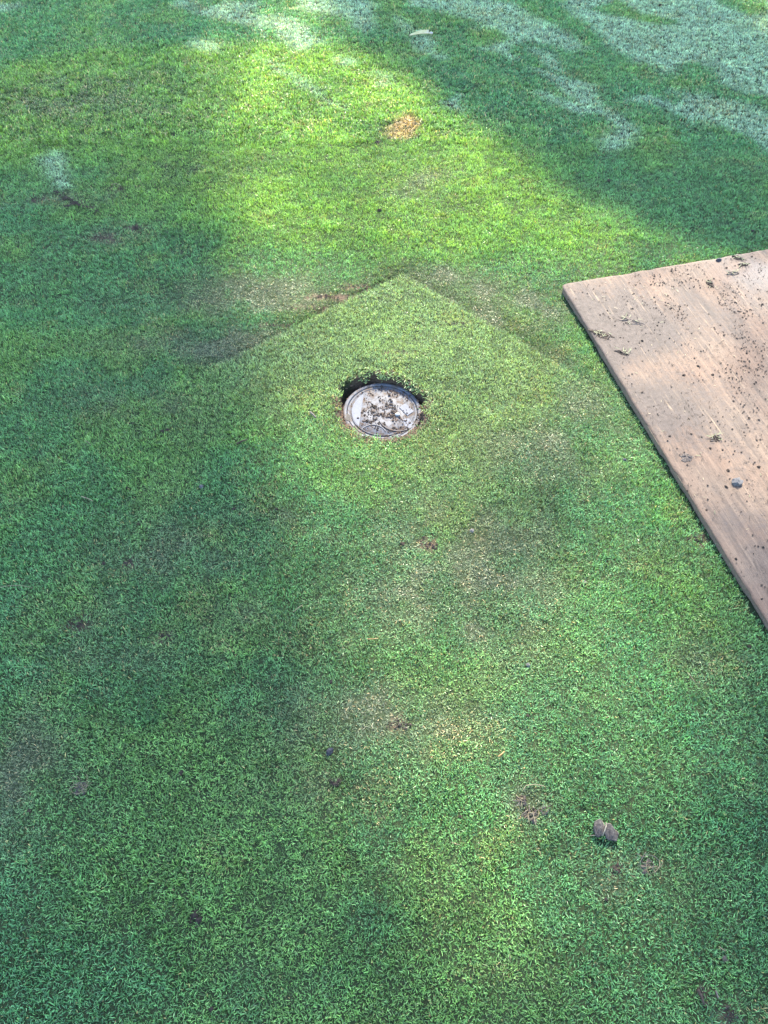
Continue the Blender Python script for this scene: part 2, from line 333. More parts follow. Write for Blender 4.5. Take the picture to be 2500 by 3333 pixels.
def grass_points():
    P = []
    def zone(x0, x1, y0, y1, sp, lod):
        nx = int(math.ceil((x1 - x0) / sp)); ny = int(math.ceil((y1 - y0) / sp))
        gx, gy = np.meshgrid(np.arange(nx), np.arange(ny))
        x = x0 + (gx.ravel() + rng.random(nx * ny)) * sp; y = y0 + (gy.ravel() + rng.random(nx * ny)) * sp
        # keep what a camera near the photographer's place can see
        half = 0.95 + np.maximum(y, 0) * 0.56
        k = (np.abs(x) < half)
        P.append(np.stack([x[k], y[k], np.full(k.sum(), lod)], 1))
    zone(-2.2, 2.2, -0.35, 2.2, 0.0110, 0)
    zone(-2.8, 2.8, 2.2, 3.4, 0.0135, 0)
    zone(-5.2, 5.2, 3.38, 7.6, 0.0185, 1)
    P = np.concatenate(P); x, y, lod = P.T
    r = np.hypot(x - hx, y - hy); th = np.arctan2(y - hy, x - hx); hr = hole_r(th)
    bare = bare_mask(x, y)
    sodgap = sdf(x, y, SOD)
    keep = (r > hr + 0.004) & (sdf(x, y, BOARD) > 0.004) & (rng.random(len(x)) > 0.55 * bare)
    fadeg = sst(0.95, 0.6, np.hypot(x - SOD_C[0], y - SOD_C[1]))
    dirt_ring = sst(hr + 0.03, hr + 0.005, r) * sst(0.9, -0.3, np.sin(th))
    keep &= rng.random(len(x)) > 0.7 * dirt_ring
    keep &= ~((np.abs(sodgap - 0.014) < 0.006) & (rng.random(len(x)) < 0.35 * fadeg))
    x, y, lod, r, th, hr, bare, sodgap, fadeg = [q[keep] for q in (x, y, lod, r, th, hr, bare, sodgap, fadeg)]
    n = len(x)
    # ---- turf colour, with some sun warmth put in at the worn centre
    big = fbm(x * 1.1, y * 1.1, 31, 3); mid = fbm(x * 5, y * 5, 35, 3); fine = fbm(x * 26, y * 26, 39, 2)
    col = np.tile(np.array([0.122, 0.300, 0.130]), (n, 1))
    col = lerp3(col, (0.19, 0.36, 0.115), sst(0.40, 0.66, mid) * 0.8)
    col = lerp3(col, (0.095, 0.275, 0.14), sst(0.48, 0.70, big) * 0.6)
    co = sst(0.10, -0.22, sdf(x + .25 * (mid - .5), y + .25 * (big - .5), COARSE))
    col = lerp3(col, (0.215, 0.385, 0.085), co * (0.70 + 0.3 * sst(.35, .65, fine)))
    sodm = sst(0.01, -0.01, sodgap) * fadeg
    worn = np.exp(-((x - .15) / .75) ** 2 - ((y - 1.55) / .75) ** 2); col = lerp3(col, (0.21, 0.285, 0.12), worn * .6 * sst(.3, .65, fbm(x * 7, y * 7, 45, 3)))  # olive worn turf, its tint also carrying the warm sunlight of the centre
    mud = np.zeros(n); wx = x + .12 * (mid - .5); wy = y + .12 * (big - .5)
    for (c, rx, ry, am) in MUD:
        mud = np.maximum(mud, am * np.exp(-((wx - c[0]) / rx) ** 2 - ((wy - c[1]) / ry) ** 2))
    mud = np.clip(mud * (0.45 + 1.1 * sst(.3, .7, fbm(x * 14, y * 14, 43, 3))), 0, 1)
    mud = mud * (1 - .9 * sodm)
    col = lerp3(col, (0.145, 0.160, 0.108), mud * 0.82)
    col = lerp3(col, (0.265, 0.37, 0.19), sodm * 0.80)
    rim = fadeg * np.exp(-((sodgap - .05) / .05) ** 2) * (.35 + .65 * mid); col = lerp3(col, (0.085, 0.13, 0.05), rim * .9)
    dew = np.zeros(n); dx = x + .16 * (fbm(x * 5, y * 5, 61, 3) - .5); dy = y + .16 * (fbm(x * 5, y * 5, 67, 3) - .5)
    for p in DEW: dew = np.maximum(dew, sst(0.055, -0.035, sdf(dx, dy, p)))
    for p in DEW_CUT: dew = dew * sst(-0.03, 0.03, sdf(dx, dy, p))
    dew = dew * (0.85 + 0.15 * sst(.3, .6, fine))
    col = lerp3(col, (0.45, 0.62, 0.57), dew * 0.66)
    burn = sst(0.03, -0.035, sdf(x + .05 * (fine - .5), y + .05 * (mid - .5), BURN))
    col = lerp3(col, (0.56, 0.36, 0.16), burn * 0.95)
    yel = sst(0.70, 0.80, fbm(x * 9, y * 9, 71, 2)); col = lerp3(col, (0.36, 0.37, 0.12), yel * 0.12)
    col *= (0.66 + 0.66 * rng.random(n))[:, None] * (0.80 + 0.40 * fbm(x * 16, y * 16, 77, 2))[:, None]
    dry = 0.030 + 0.07 * mud + 0.35 * burn + 0.08 * yel + 0.10 * sst(.2, .0, r - hr) * (np.sin(th) < .3)
    # ---- size and nap
    clump = fbm(x * 24, y * 24, 81, 2)
    sc = 0.80 + 0.45 * rng.random(n) + .30 * (clump - .5) + co * 0.85 * (clump - 0.45) + co * .15 - 0.10 * dew
    scz = sc * (1 - 0.55 * mud) * (0.85 + 0.4 * fbm(x * 8, y * 8, 85, 2)) * (1 - .35 * burn)
    fr = sst(0.045, 0.0, r - hr)
    sc = sc * (1 + 0.45 * fr * sst(-.2, .6, np.sin(th))); scz = scz * (1 + 0.35 * fr * sst(-.2, .6, np.sin(th)))
    tall = rng.random(n) < .025; scz = np.where(tall, scz * 1.5, scz); sc = np.where(tall, sc * 1.15, sc)
    tl = R(16) * (rng.random(n) - .5) * 2; tl2 = R(16) * (rng.random(n) - .5) * 2
    rot = np.stack([tl, tl2, rng.random(n) * 6.283], 1)
    # turf hanging over the far rim of the hole: lean toward the centre
    ov = (fr > 0.35) & (np.sin(th) > 0.0) & (np.cos(th) > -0.55)
    lean = R(50) * fr[ov]
    dirx = -np.cos(th[ov]); diry = -np.sin(th[ov])
    rot[ov, 0] = -diry * lean; rot[ov, 1] = dirx * lean
    # rotations are XYZ euler: keep the random spin small there so the lean points to the hole
    rot[ov, 2] = (rng.random(ov.sum()) - .5) * .6
    z = height(x, y)
    var = rng.integers(0, NV, n) + np.where(lod > 0.5, NV, 0)
    V = np.stack([x, y, z], 1).astype(np.float32)
    me = bpy.data.meshes.new('lawn_grass'); me.vertices.add(n); me.vertices.foreach_set('co', V.ravel())
    def att(nm, typ, key, d):
        t = me.attributes.new(nm, typ, 'POINT'); t.data.foreach_set(key, d.ravel())
    att('tint', 'FLOAT_COLOR', 'color', np.concatenate([col, np.ones((n, 1))], 1).astype(np.float32))
    att('dry', 'FLOAT', 'value', dry.astype(np.float32))
    att('rot', 'FLOAT_VECTOR', 'vector', rot.astype(np.float32))
    att('scl', 'FLOAT_VECTOR', 'vector', np.stack([sc, sc, np.maximum(scz, .3)], 1).astype(np.float32))
    att('var', 'INT', 'value', var.astype(np.int32))
    o = bpy.data.objects.new('lawn_grass', me); C.objects.link(o)
    tag(o, 'short mown lawn grass, green with pale dewy and muddy patches', 'grass', kind='stuff')
    ng = bpy.data.node_groups.new('grass_scatter', 'GeometryNodeTree')
    ng.interface.new_socket('Geometry', in_out='INPUT', socket_type='NodeSocketGeometry'); ng.interface.new_socket('Geometry', in_out='OUTPUT', socket_type='NodeSocketGeometry')
    N = ng.nodes; gi = N.new('NodeGroupInput'); go = N.new('NodeGroupOutput')
    ip = N.new('GeometryNodeInstanceOnPoints'); ci = N.new('GeometryNodeCollectionInfo'); ci.inputs['Collection'].default_value = TC
    ci.inputs['Separate Children'].default_value = True; ci.inputs['Reset Children'].default_value = True
    ip.inputs['Pick Instance'].default_value = True
    def na(nm, typ):
        q = N.new('GeometryNodeInputNamedAttribute'); q.data_type = typ; q.inputs['Name'].default_value = nm; return q.outputs[0]
    ng.links.new(gi.outputs[0], ip.inputs['Points']); ng.links.new(ci.outputs[0], ip.inputs['Instance'])
    ng.links.new(na('var', 'INT'), ip.inputs['Instance Index']); ng.links.new(na('rot', 'FLOAT_VECTOR'), ip.inputs['Rotation']); ng.links.new(na('scl', 'FLOAT_VECTOR'), ip.inputs['Scale'])
    ng.links.new(ip.outputs[0], go.inputs[0])
    md = o.modifiers.new('scatter', 'NODES'); md.node_group = ng
    print('grass tufts', n)
grass_points()

# ------------------------------------------------------------------ round valve box with its lid
def mat_plastic():
    t = NT('grey_plastic'); tc = t.n('ShaderNodeTexCoord')
    n = t.noise(38, 5, 0.65, tc.outputs['Object']); n2 = t.noise(260, 3, 0.6, tc.outputs['Object'])
    base = t.ramp(n2, [(0.3, (0.066, 0.071, 0.086)), (0.7, (0.088, 0.094, 0.110))])
    film = t.ramp(n, [(0.46, (0, 0, 0)), (0.60, (1, 1, 1))])
    c = t.mix(film, base, (0.075, 0.060, 0.050)); t.l(c, t.b.inputs['Base Color'])
    t.l(t.ramp(film, [(0, (0.55, 0.55, 0.55)), (1, (0.9, 0.9, 0.9))]), t.b.inputs['Roughness'])
    t.b.inputs['Specular IOR Level'].default_value = 0.16; t.bump(n2, 0.15, 0.001); return t.m
M['plastic'] = mat_plastic()
M['plate'] = mat_plain('smooth_grey_plastic', (0.088, 0.097, 0.122), (0.108, 0.117, 0.142), 0.6, 60); M['plate'].node_tree.nodes['Principled BSDF'].inputs['Specular IOR Level'].default_value = 0.12
M['shade_dark'] = mat_plain('recess_shade', (0.02, 0.02, 0.02), (0.04, 0.035, 0.03), 0.8, 60)  # dark colour stands for the shade inside hole, notch and groove
M['bolt'] = mat_plain('white_bolt', (0.30, 0.29, 0.26), (0.38, 0.36, 0.33), 0.5, 60)

def lathe(prof, n=72, close=False):
    bm = bmesh.new(); rings = []
    for (r, z) in prof:
        if r < 1e-6: rings.append([bm.verts.new((0, 0, z))])
        else: rings.append([bm.verts.new((r * math.cos(2 * math.pi * k / n), r * math.sin(2 * math.pi * k / n), z)) for k in range(n)])
    pr = list(zip(rings[:-1], rings[1:])) + ([(rings[-1], rings[0])] if close else [])
    for A, B in pr:
        for k in range(n):
            k2 = (k + 1) % n
            if len(A) == 1: bm.faces.new((A[0], B[k], B[k2]))
            elif len(B) == 1: bm.faces.new((A[k], A[k2], B[0]))
            else: bm.faces.new((A[k], A[k2], B[k2], B[k]))
    bmesh.ops.recalc_face_normals(bm, faces=bm.faces); return bm
def slab(poly, z0, z1, bev=0.0008):
    bm = bmesh.new(); lo = [bm.verts.new((a, b, z0)) for a, b in poly]; hi = [bm.verts.new((a, b, z1)) for a, b in poly]
    n = len(poly); bm.faces.new(hi); bm.faces.new(lo[::-1])
    for k in range(n): bm.faces.new((lo[k], lo[(k + 1) % n], hi[(k + 1) % n], hi[k]))
    bmesh.ops.recalc_face_normals(bm, faces=bm.faces)
    if bev: bmesh.ops.bevel(bm, geom=[e for e in bm.edges if abs(e.verts[0].co.z - z1) < 1e-7 and abs(e.verts[1].co.z - z1) < 1e-7], offset=bev, segments=2, affect='EDGES')
    return bm
def arc_rib(cx, cy, r, a0, a1, w, z0, z1, n=28):
    pts = [(cx + (r + w / 2) * math.cos(R(a0 + (a1 - a0) * k / n)), cy + (r + w / 2) * math.sin(R(a0 + (a1 - a0) * k / n))) for k in range(n + 1)]
    pts += [(cx + (r - w / 2) * math.cos(R(a1 - (a1 - a0) * k / n)), cy + (r - w / 2) * math.sin(R(a1 - (a1 - a0) * k / n))) for k in range(n + 1)]
    return slab(pts, z0, z1, 0)
vb = empty('valve_box', (hx, hy, LID_Z))
tag(vb, 'round grey plastic valve box sunk in a soil-edged hole in the lawn', 'valve box')
vb.rotation_euler = (R(4.5), R(0.8), 0)
from_bm('rim', lathe([(0.1075, -0.09), (0.1075, 0.0015), (0.1085, 0.0030), (0.1165, 0.0030), (0.1185, 0.0012), (0.1190, -0.003), (0.1190, -0.09)], 96), M['plastic'], vb, True)
# lid: dished disc with a raised lip and a shallow ring channel
lid = from_bm('lid', lathe([(0, 0.0), (0.050, 0.0003), (0.0955, 0.0004), (0.0968, -0.0012), (0.0985, -0.0012), (0.0998, 0.0006), (0.1040, 0.0010), (0.1062, 0.0000), (0.1066, -0.004), (0.1066, -0.02), (0, -0.02)], 96), M['plastic'], vb, True)
def LU(zx, zy): return ((zx - 455) / 350 * 0.118, -(zy - 440) / 255 * 0.118)
# left raised segment behind a straight step
seg = []
x1, y1 = LU(345, 330); x2, y2 = LU(285, 560)
a1 = math.atan2(math.sqrt(max(0.0, .0925 ** 2 - (x1 * 1.0) ** 2)), x1); a2 = 2 * math.pi - math.atan2(math.sqrt(max(0.0, .0925 ** 2 - x2 ** 2)), x2)
a1 += .25; a2 -= .18
seg = [(0.0925 * math.cos(a1 + (a2 - a1) * k / 30), 0.0925 * math.sin(a1 + (a2 - a1) * k / 30)) for k in range(31)]
o = from_bm('raised_segment', slab(seg, 0.0, 0.0020), M['plate'], lid)
c = [LU(*p) for p in ((608, 402), (668, 362), (742, 435), (682, 474))]
o = from_bm('blank_plate', slab(c[::-1], 0.0, 0.0024), M['plate'], lid); o['label'] = 'smooth blank rectangular plate'
c = [LU(*p) for p in ((640, 500), (690, 492), (735, 540), (700, 585), (655, 560))]
from_bm('smooth_panel', slab(c[::-1], 0.0, 0.0012), M['plate'], lid)
c = [LU(*p) for p in ((338, 470), (372, 466), (366, 520), (330, 524))]
from_bm('small_tag', slab(c[::-1], 0.0, 0.0018, 0.0004), M['plastic'], lid)
cx, cy = LU(597, 480)
from_bm('ring_rib', arc_rib(cx, cy, 0.058, 196, 332, 0.0028, -0.0002, 0.0034), M['plastic'], lid)
from_bm('groove_shade', arc_rib(cx, cy, 0.0603, 205, 325, 0.0016, 0.0, 0.0006), M['shade_dark'], lid)  # flat dark arc in place of the shade in the groove
cx, cy = LU(375, 640)
from_bm('ring_rib', arc_rib(cx, cy, 0.040, 20, 150, 0.0022, -0.0002, 0.0026), M['plastic'], lid)
cx, cy = LU(470, 445)
from_bm('inner_rib', arc_rib(0, 0, 0.0935, 196, 372, 0.0018, -0.0003, 0.0022, 50), M['plastic'], lid)
bx, by = LU(593, 466)
o = from_bm('bolt', lathe([(0, .0075), (.0045, .007), (.0068, .0052), (.0072, .001), (.0072, -.001)], 6), M['bolt'], lid, True); o.location = (bx, by, 0); o.scale = (1.2, .75, 1); o['label'] = 'small white bolt cap'
bx, by = LU(556, 648)
pk = slab([(bx + .0065 * math.cos(t) * 1.0, by + .0075 * math.sin(t)) for t in np.linspace(0, 6.283, 14, endpoint=False)], 0.0, 0.0010, 0)
from_bm('hole_shade', pk, M['shade_dark'], lid)  # no opening cut; dark disc carries the hole's inner shade in its colour
x0, y0 = LU(140, 490); x1, y1 = LU(158, 500)
from_bm('notch_shade', slab([(x0 - .004, y0 - .012), (x1 + .002, y1 - .014), (x1 + .004, y1 + .010), (x0 + .001, y0 + .012)], 0.0, 0.0042, 0), M['shade_dark'], vb)  # dark slab painted as the shade of a notch in the edge

# ------------------------------------------------------------------ loose crumbs and clods
def clod_mesh(name, seed, flat=0.7, rough=0.32, sub=2, ang=False):
    bm = bmesh.new(); bmesh.ops.create_icosphere(bm, subdivisions=sub, radius=0.5)
    g = np.random.default_rng(seed); off = g.random(3) * 50
    from mathutils import noise as mn
    for v in bm.verts:
        d = v.co.normalized(); f = 1 + rough * 1.6 * mn.noise(d * 1.7 + Vector(off)) + rough * mn.noise(d * 4.0 + Vector(off)) + rough * .5 * mn.noise(d * 9 + Vector(off))
        v.co = d * 0.5 * f; v.co.z *= flat
        v.co.z = max(v.co.z, -0.22 * flat)
    if ang:
        for v in bm.verts: v.co = Vector((round(v.co.x * 4) / 4 * .6 + v.co.x * .4, round(v.co.y * 4) / 4 * .6 + v.co.y * .4, v.co.z))
    me = bpy.data.meshes.new(name); bm.normal_update(); bm.to_mesh(me); bm.free(); return me
CLODS = [clod_mesh('clod', 10 + k, 0.55 + .06 * k, .34) for k in range(5)]
ROCKS = [clod_mesh('rock', 40 + k, .75, .22, 2, True) for k in range(3)]
def put(me, name, mat, loc, size, rz=None, asp=1.0):
    m2 = me if (me.materials and me.materials[0] == mat) else me.copy()
    if not m2.materials: m2.materials.append(mat)
    o = bpy.data.objects.new(name, m2); C.objects.link(o)
    o.location = loc; o.scale = (size, size * asp, size); o.rotation_euler = (0, 0, random.uniform(0, 6.28) if rz is None else rz); return o
_cl = {}
def clod(name, matn, px, py, size, label, cat, group=None, zoff=None, board=False, shapes=None, asp=1.0, rz=None):
    shapes = shapes or CLODS
    k = random.randrange(len(shapes)); key = (id(shapes), k, matn)
    if key not in _cl:
        m2 = shapes[k].copy(); m2.name = name; m2.materials.append(M[matn]); _cl[key] = m2
    if board: p = G(px, py, BT); z = BT
    else: p = G(px, py, 0.006); z = float(height(p[0], p[1])) + 0.003
    if zoff is not None: z = z + zoff
    o = put(_cl[key], name, M[matn], (p[0], p[1], z + 0.10 * size), size, rz, asp)
    return tag(o, label, cat, group)

def crumbs(name, P, size, mat, label=None, parent=None, seed=1):
    """many small angular crumbs, too small to pick apart, as one mesh"""
    g = np.random.default_rng(seed); n = len(P)
    base = np.array([(1, 0, 0), (0, 1, 0), (-1, 0, 0), (0, -1, 0), (0, 0, 1), (0, 0, -.6)], float)
    fc = np.array([(0, 1, 4), (1, 2, 4), (2, 3, 4), (3, 0, 4), (1, 0, 5), (2, 1, 5), (3, 2, 5), (0, 3, 5)])
    V = base[None] * (0.6 + 0.8 * g.random((n, 6, 1)))
    V[:, :, 0] *= (0.7 + .9 * g.random((n, 1))); V[:, :, 2] *= .65
    th = g.random(n) * 6.283; c, s = np.cos(th)[:, None], np.sin(th)[:, None]
    X = V[:, :, 0] * c - V[:, :, 1] * s; Y = V[:, :, 0] * s + V[:, :, 1] * c
    sz = np.asarray(size)[:, None]
    V = np.stack([X * sz + P[:, 0:1], Y * sz + P[:, 1:2], V[:, :, 2] * sz + P[:, 2:3] + .2 * sz], -1).reshape(-1, 3)
    F = (fc[None] + (np.arange(n) * 6)[:, None, None]).reshape(-1, 3)
    o = mesh_np(name, V, F.tolist(), mat, parent)
    o['kind'] = 'stuff'
    if label: o['label'] = label; o['category'] = 'soil'
    return o
# soil crumbs on the lid (densest through the middle) and along the near rim
g = np.random.default_rng(3)
q = g.uniform(-.115, .115, (9000, 2)); rr = np.hypot(*q.T)
dens = np.clip(1.1 * np.exp(-((q[:, 0] - .004) / .05) ** 2 - ((q[:, 1] + .0) / .075) ** 2), .06, 1) * sst(.33, .66, fbm(q[:, 0] * 55, q[:, 1] * 55, 5, 3)) + .35 * sst(.098, .112, rr) * (q[:, 1] < .02)
k = (rr < .114) & (g.random(9000) < dens * .60); q = q[k]
sz = .0008 + .0030 * g.random(len(q)) ** 2.6
crumbs('soil_crumbs', np.c_[q + HC, LID_Z + .0014 + math.tan(R(4.5)) * q[:, 1]], sz, M['soil'], 'fine dark soil crumbs scattered over the round grey cover')
q = g.uniform(-.11, .11, (2600, 2)); rr = np.hypot(*q.T); k = (rr < .104) & (g.random(2600) < .9 * sst(.45, .7, fbm(q[:, 0] * 40 + 9, q[:, 1] * 40, 8, 3))); q = q[k]
crumbs('soil_crumbs', np.c_[q + HC, LID_Z + .0010 + math.tan(R(4.5)) * q[:, 1]], .0008 + .0020 * g.random(len(q)) ** 2, M['soil_brown'], 'reddish brown soil grains lying on the round grey cover', seed=4)
th = g.uniform(-math.pi, math.pi, 2200); hr = hole_r(th); rr = g.uniform(.116, hr + .022)
k = g.random(2200) < np.where(np.sin(th) < .25, .9, .35); th, rr = th[k], rr[k]
x = hx + rr * np.cos(th); y = hy + rr * np.sin(th); z = np.maximum(height(x, y), np.where(rr < .12, LID_Z + math.tan(R(4.5)) * (y - hy), -1)) + .001
crumbs('soil_crumbs', np.c_[x, y, z], .001 + .0042 * g.random(len(x)) ** 2, M['soil_brown'], 'crumbly brown soil around the edge of the hole', seed=5)
for (zx, zy, s, lb) in ((318, 522, .013, 'dark soil clod on the cover beside the straight step'), (520, 293, .010, 'dark soil clod on the cover under the overhanging turf'), (238, 497, .011, 'dark soil clod on the smooth left side of the cover'),
                    (445, 460, .009, 'small soil clod in the middle of the round cover'), (610, 487, .009, 'dark soil clod against the white bolt cap'), (388, 395, .015, 'crumbly soil clod above the middle of the cover')):
    u, v = LU(zx, zy); key = 'lidclod'
    m2 = CLODS[random.randrange(5)].copy(); m2.name = 'soil_clod'; m2.materials.append(M['soil'])
    tag(put(m2, 'soil_clod', M['soil'], (hx + u, hy + v, LID_Z + .0015 + math.tan(R(4.5)) * v), s * .8), lb, 'soil clod')

# ------------------------------------------------------------------ plywood board
def mat_board():
    t = NT('weathered_plywood'); tc = t.n('ShaderNodeTexCoord')
    mp = t.n('ShaderNodeMapping'); mp.inputs['Scale'].default_value = (1.0, 0.05, 1.0); t.l(tc.outputs['Object'], mp.inputs[0])
    grain = t.noise(85, 8, 0.78, mp.outputs[0], 0.5); big = t.noise(5, 4, 0.6, tc.outputs['Object'])
    c = t.ramp(grain, [(0.24, (0.060, 0.043, 0.033)), (0.5, (0.096, 0.070, 0.053)), (0.74, (0.140, 0.106, 0.080))])
    c = t.mix(t.ramp(big, [(.35, (0, 0, 0)), (.7, (1, 1, 1))]), c, t.mix(1.0, c, (1.02, 0.88, 0.82), 'MULTIPLY'))
    at = t.n('ShaderNodeAttribute', attribute_name='mud'); sp = t.n('ShaderNodeSeparateColor'); t.l(at.outputs['Color'], sp.inputs[0])
    fn = t.noise(70, 6, 0.7, tc.outputs['Object']); m = t.n('ShaderNodeMath', operation='MULTIPLY_ADD'); t.l(fn, m.inputs[0]); m.inputs[1].default_value = 1.1; m.inputs[2].default_value = -0.55
    ad = t.n('ShaderNodeMath', operation='ADD'); t.l(m.outputs[0], ad.inputs[0]); t.l(sp.outputs[0], ad.inputs[1])
    gm = t.n('ShaderNodeMath', operation='MULTIPLY_ADD'); t.l(grain, gm.inputs[0]); gm.inputs[1].default_value = -.9; gm.inputs[2].default_value = .52
    ad2 = t.n('ShaderNodeMath', operation='ADD'); t.l(ad.outputs[0], ad2.inputs[0]); t.l(gm.outputs[0], ad2.inputs[1])
    mf = t.ramp(ad2.outputs[0], [(0.10, (0, 0, 0)), (0.62, (.95, .95, .95))])
    mudc = t.ramp(fn, [(.3, (0.026, 0.021, 0.020)), (.7, (0.064, 0.051, 0.046))])
    c = t.mix(mf, c, mudc)
    # fine dark crumbs ground into the face
    vo = t.n('ShaderNodeTexVoronoi', i_Scale=120.0); t.l(tc.outputs['Object'], vo.inputs['Vector'])
    spk = t.ramp(vo.outputs[0], [(0.10, (1, 1, 1)), (0.34, (0, 0, 0))]); sn = t.ramp(t.noise(26, 4, .7, tc.outputs['Object']), [(.47, (0, 0, 0)), (.62, (1, 1, 1))])
    sk = t.mix(1.0, spk, sn, 'MULTIPLY'); c = t.mix(sk, c, (0.016, 0.013, 0.011))
    m2 = t.n('ShaderNodeMapping'); m2.inputs['Scale'].default_value = (1.0, 0.22, 1.0); t.l(tc.outputs['Object'], m2.inputs[0])
    sm = t.noise(30, 8, 0.8, m2.outputs[0], 0.4); c = t.mix(t.ramp(sm, [(.52, (0, 0, 0)), (.66, (.75, .75, .75))]), c, (0.030, 0.024, 0.021))
    m3 = t.n('ShaderNodeMapping'); m3.inputs['Scale'].default_value = (1.0, 0.03, 1.0); t.l(tc.outputs['Object'], m3.inputs[0])
    sl = t.noise(120, 4, 0.6, m3.outputs[0]); sb = t.noise(7, 4, 0.7, tc.outputs['Object']); c = t.mix(t.mix(1.0, t.ramp(sl, [(.60, (0, 0, 0)), (.66, (.5, .5, .5))]), t.ramp(sb, [(.45, (0, 0, 0)), (.6, (1, 1, 1))]), 'MULTIPLY'), c, (0.21, 0.155, 0.105))
    # damp film toward the far right corner
    c = t.mix(sp.outputs[1], c, (0.075, 0.072, 0.078))
    t.l(c, t.b.inputs['Base Color'])
    t.l(t.ramp(sp.outputs[1], [(0, (.72, .72, .72)), (1, (.60, .60, .60))]), t.b.inputs['Roughness']); t.b.inputs['Specular IOR Level'].default_value = .22
    hs = t.n('ShaderNodeMath', operation='ADD'); t.l(grain, hs.inputs[0]); t.l(fn, hs.inputs[1]); t.bump(hs.outputs[0], .55, .003)
    return t.m
M['board'] = mat_board()
M['ply_core'] = mat_plain('plywood_core', (0.05, 0.038, 0.03), (0.15, 0.11, 0.08), .85, 260)
def brd(px, py):
    d = G(px, py, BT) - BO; return float(d @ bu), float(d @ bv)
BMUD = [(1990, 1080, .24, .20, .7), (1930, 1040, .12, .16, .6), (2100, 1200, .12, .2, .3), (2250, 1310, .16, .2, .55), (2350, 1400, .16, .14, .45), (2440, 1480, .1, .15, .4), (1860, 990, .05, .1, .35), (2450, 1000, .3, .25, .3), (2200, 1700, .02, .02, .2), (1900, 960, .06, .06, .3), (2420, 1690, .1, .06, .35)]
BMUD = [(brd(a, b), c, d, e) for a, b, c, d, e in BMUD]
bd = empty('plywood_board', (BO[0], BO[1], 0)); bd.rotation_euler = (0, 0, math.atan2(bx_[1], bx_[0]))
tag(bd, 'muddy weathered plywood board lying on the grass', 'board')
# local axes: +x along the far edge, -y along the left edge toward the photographer
def board_layer(name, z0, z1, inset, mat, nu, nv, seed, relief=0.0):
    u = np.linspace(0, BW, nu); v = np.linspace(0, BL, nv); U, Vv = np.meshgrid(u, v); U = U.copy(); Vv = Vv.copy()
    eu = 0.0014 * (fbm(Vv * 38, Vv * 0 + seed, seed, 3) - .5) * 2 + .003 * sst(.62, .8, fbm(Vv * 13, Vv * 0 + 4, seed + 2, 2))
    ev = .0022 * (fbm(U * 38, U * 0 + seed, seed + 1, 3) - .5) * 2 + .004 * sst(.62, .8, fbm(U * 13, U * 0 + 7, seed + 3, 2))
    wl = np.clip(1 - U / .03, 0, 1); wr = np.clip(1 - (BW - U) / .03, 0, 1); wt_ = np.clip(1 - Vv / .03, 0, 1); wb = np.clip(1 - (BL - Vv) / .03, 0, 1)
    U2 = U + wl * (eu + inset) - wr * (eu + inset); V2 = Vv + wt_ * (ev + inset) - wb * (ev + inset)
    rc = .020   # worn round corner
    m = (U2 < rc) & (V2 < rc); du, dv = rc - U2, rc - V2; d = np.hypot(du, dv) + 1e-9; mx = np.maximum(np.abs(du), np.abs(dv))
    f = np.where(m, mx / d, 1.0); U2 = np.where(m, rc - du * f, U2); V2 = np.where(m, rc - dv * f, V2)
    zt = np.full(U.shape, z1)
    mud = np.zeros(U.shape)
    if relief:
        for ((a, b), c, d_, e) in BMUD: mud = np.maximum(mud, e * np.exp(-((U - a) / c) ** 2 - ((Vv - b) / d_) ** 2))
        mud = mud * 1.25 + 1.3 * (fbm(U * 6, Vv * 3.2, 91, 4) - .50)
        zt = zt + .0016 * np.clip(mud, 0, 1) * fbm(U * 60, Vv * 60, 95, 3) + .0012 * (fbm(U * 70, Vv * 3, 93, 3) - .5)
        edge = np.minimum(np.minimum(U, BW - U), np.minimum(Vv, BL - Vv)); zt = zt - .002 * sst(.012, 0, edge)
    n = nu * nv
    W2 = SK * U2 - V2; top = np.stack([U2.ravel(), W2.ravel(), zt.ravel()], 1); bot = np.stack([U2.ravel(), W2.ravel(), np.full(n, z0)], 1)
    i = np.arange(n).reshape(nv, nu)
    Ft = np.stack([i[:-1, :-1], i[1:, :-1], i[1:, 1:], i[:-1, 1:]], -1).reshape(-1, 4)
    ring = np.concatenate([i[0, :], i[1:, -1], i[-1, -2::-1], i[-2:0:-1, 0]]); r2 = np.roll(ring, -1)
    Fs = np.stack([ring, r2, r2 + n, ring + n], 1)
    Fb = Ft[:, ::-1] + n
    o = mesh_np(name, np.concatenate([top, bot]), Ft.tolist() + Fs.tolist() + Fb.tolist(), mat, bd)
    damp = .75 * sst(.35, .85, U) * sst(.55, .0, Vv) * sst(.3, .6, fbm(U * 4, Vv * 4, 97, 3))
    d = np.zeros((2 * n, 4), np.float32); d[:n, 0] = np.clip(mud.ravel(), 0, 1); d[:n, 1] = damp.ravel(); d[n:, 0] = .5; d[:, 3] = 1
    at = o.data.attributes.new('mud', 'FLOAT_COLOR', 'POINT'); at.data.foreach_set('color', d.ravel())
    return o
board_layer('core_ply', 0.003, 0.0205, 0.0012, M['ply_core'], 70, 140, 5)
o = board_layer('face_veneer', 0.0206, BT, 0.0, M['board'], 150, 300, 6, 1.0); o.data.polygons.foreach_set('use_smooth', [True] * len(o.data.polygons))
def B3(u, v, z=BT): p = BO + bu * u + bv * v; return p[0], p[1], z
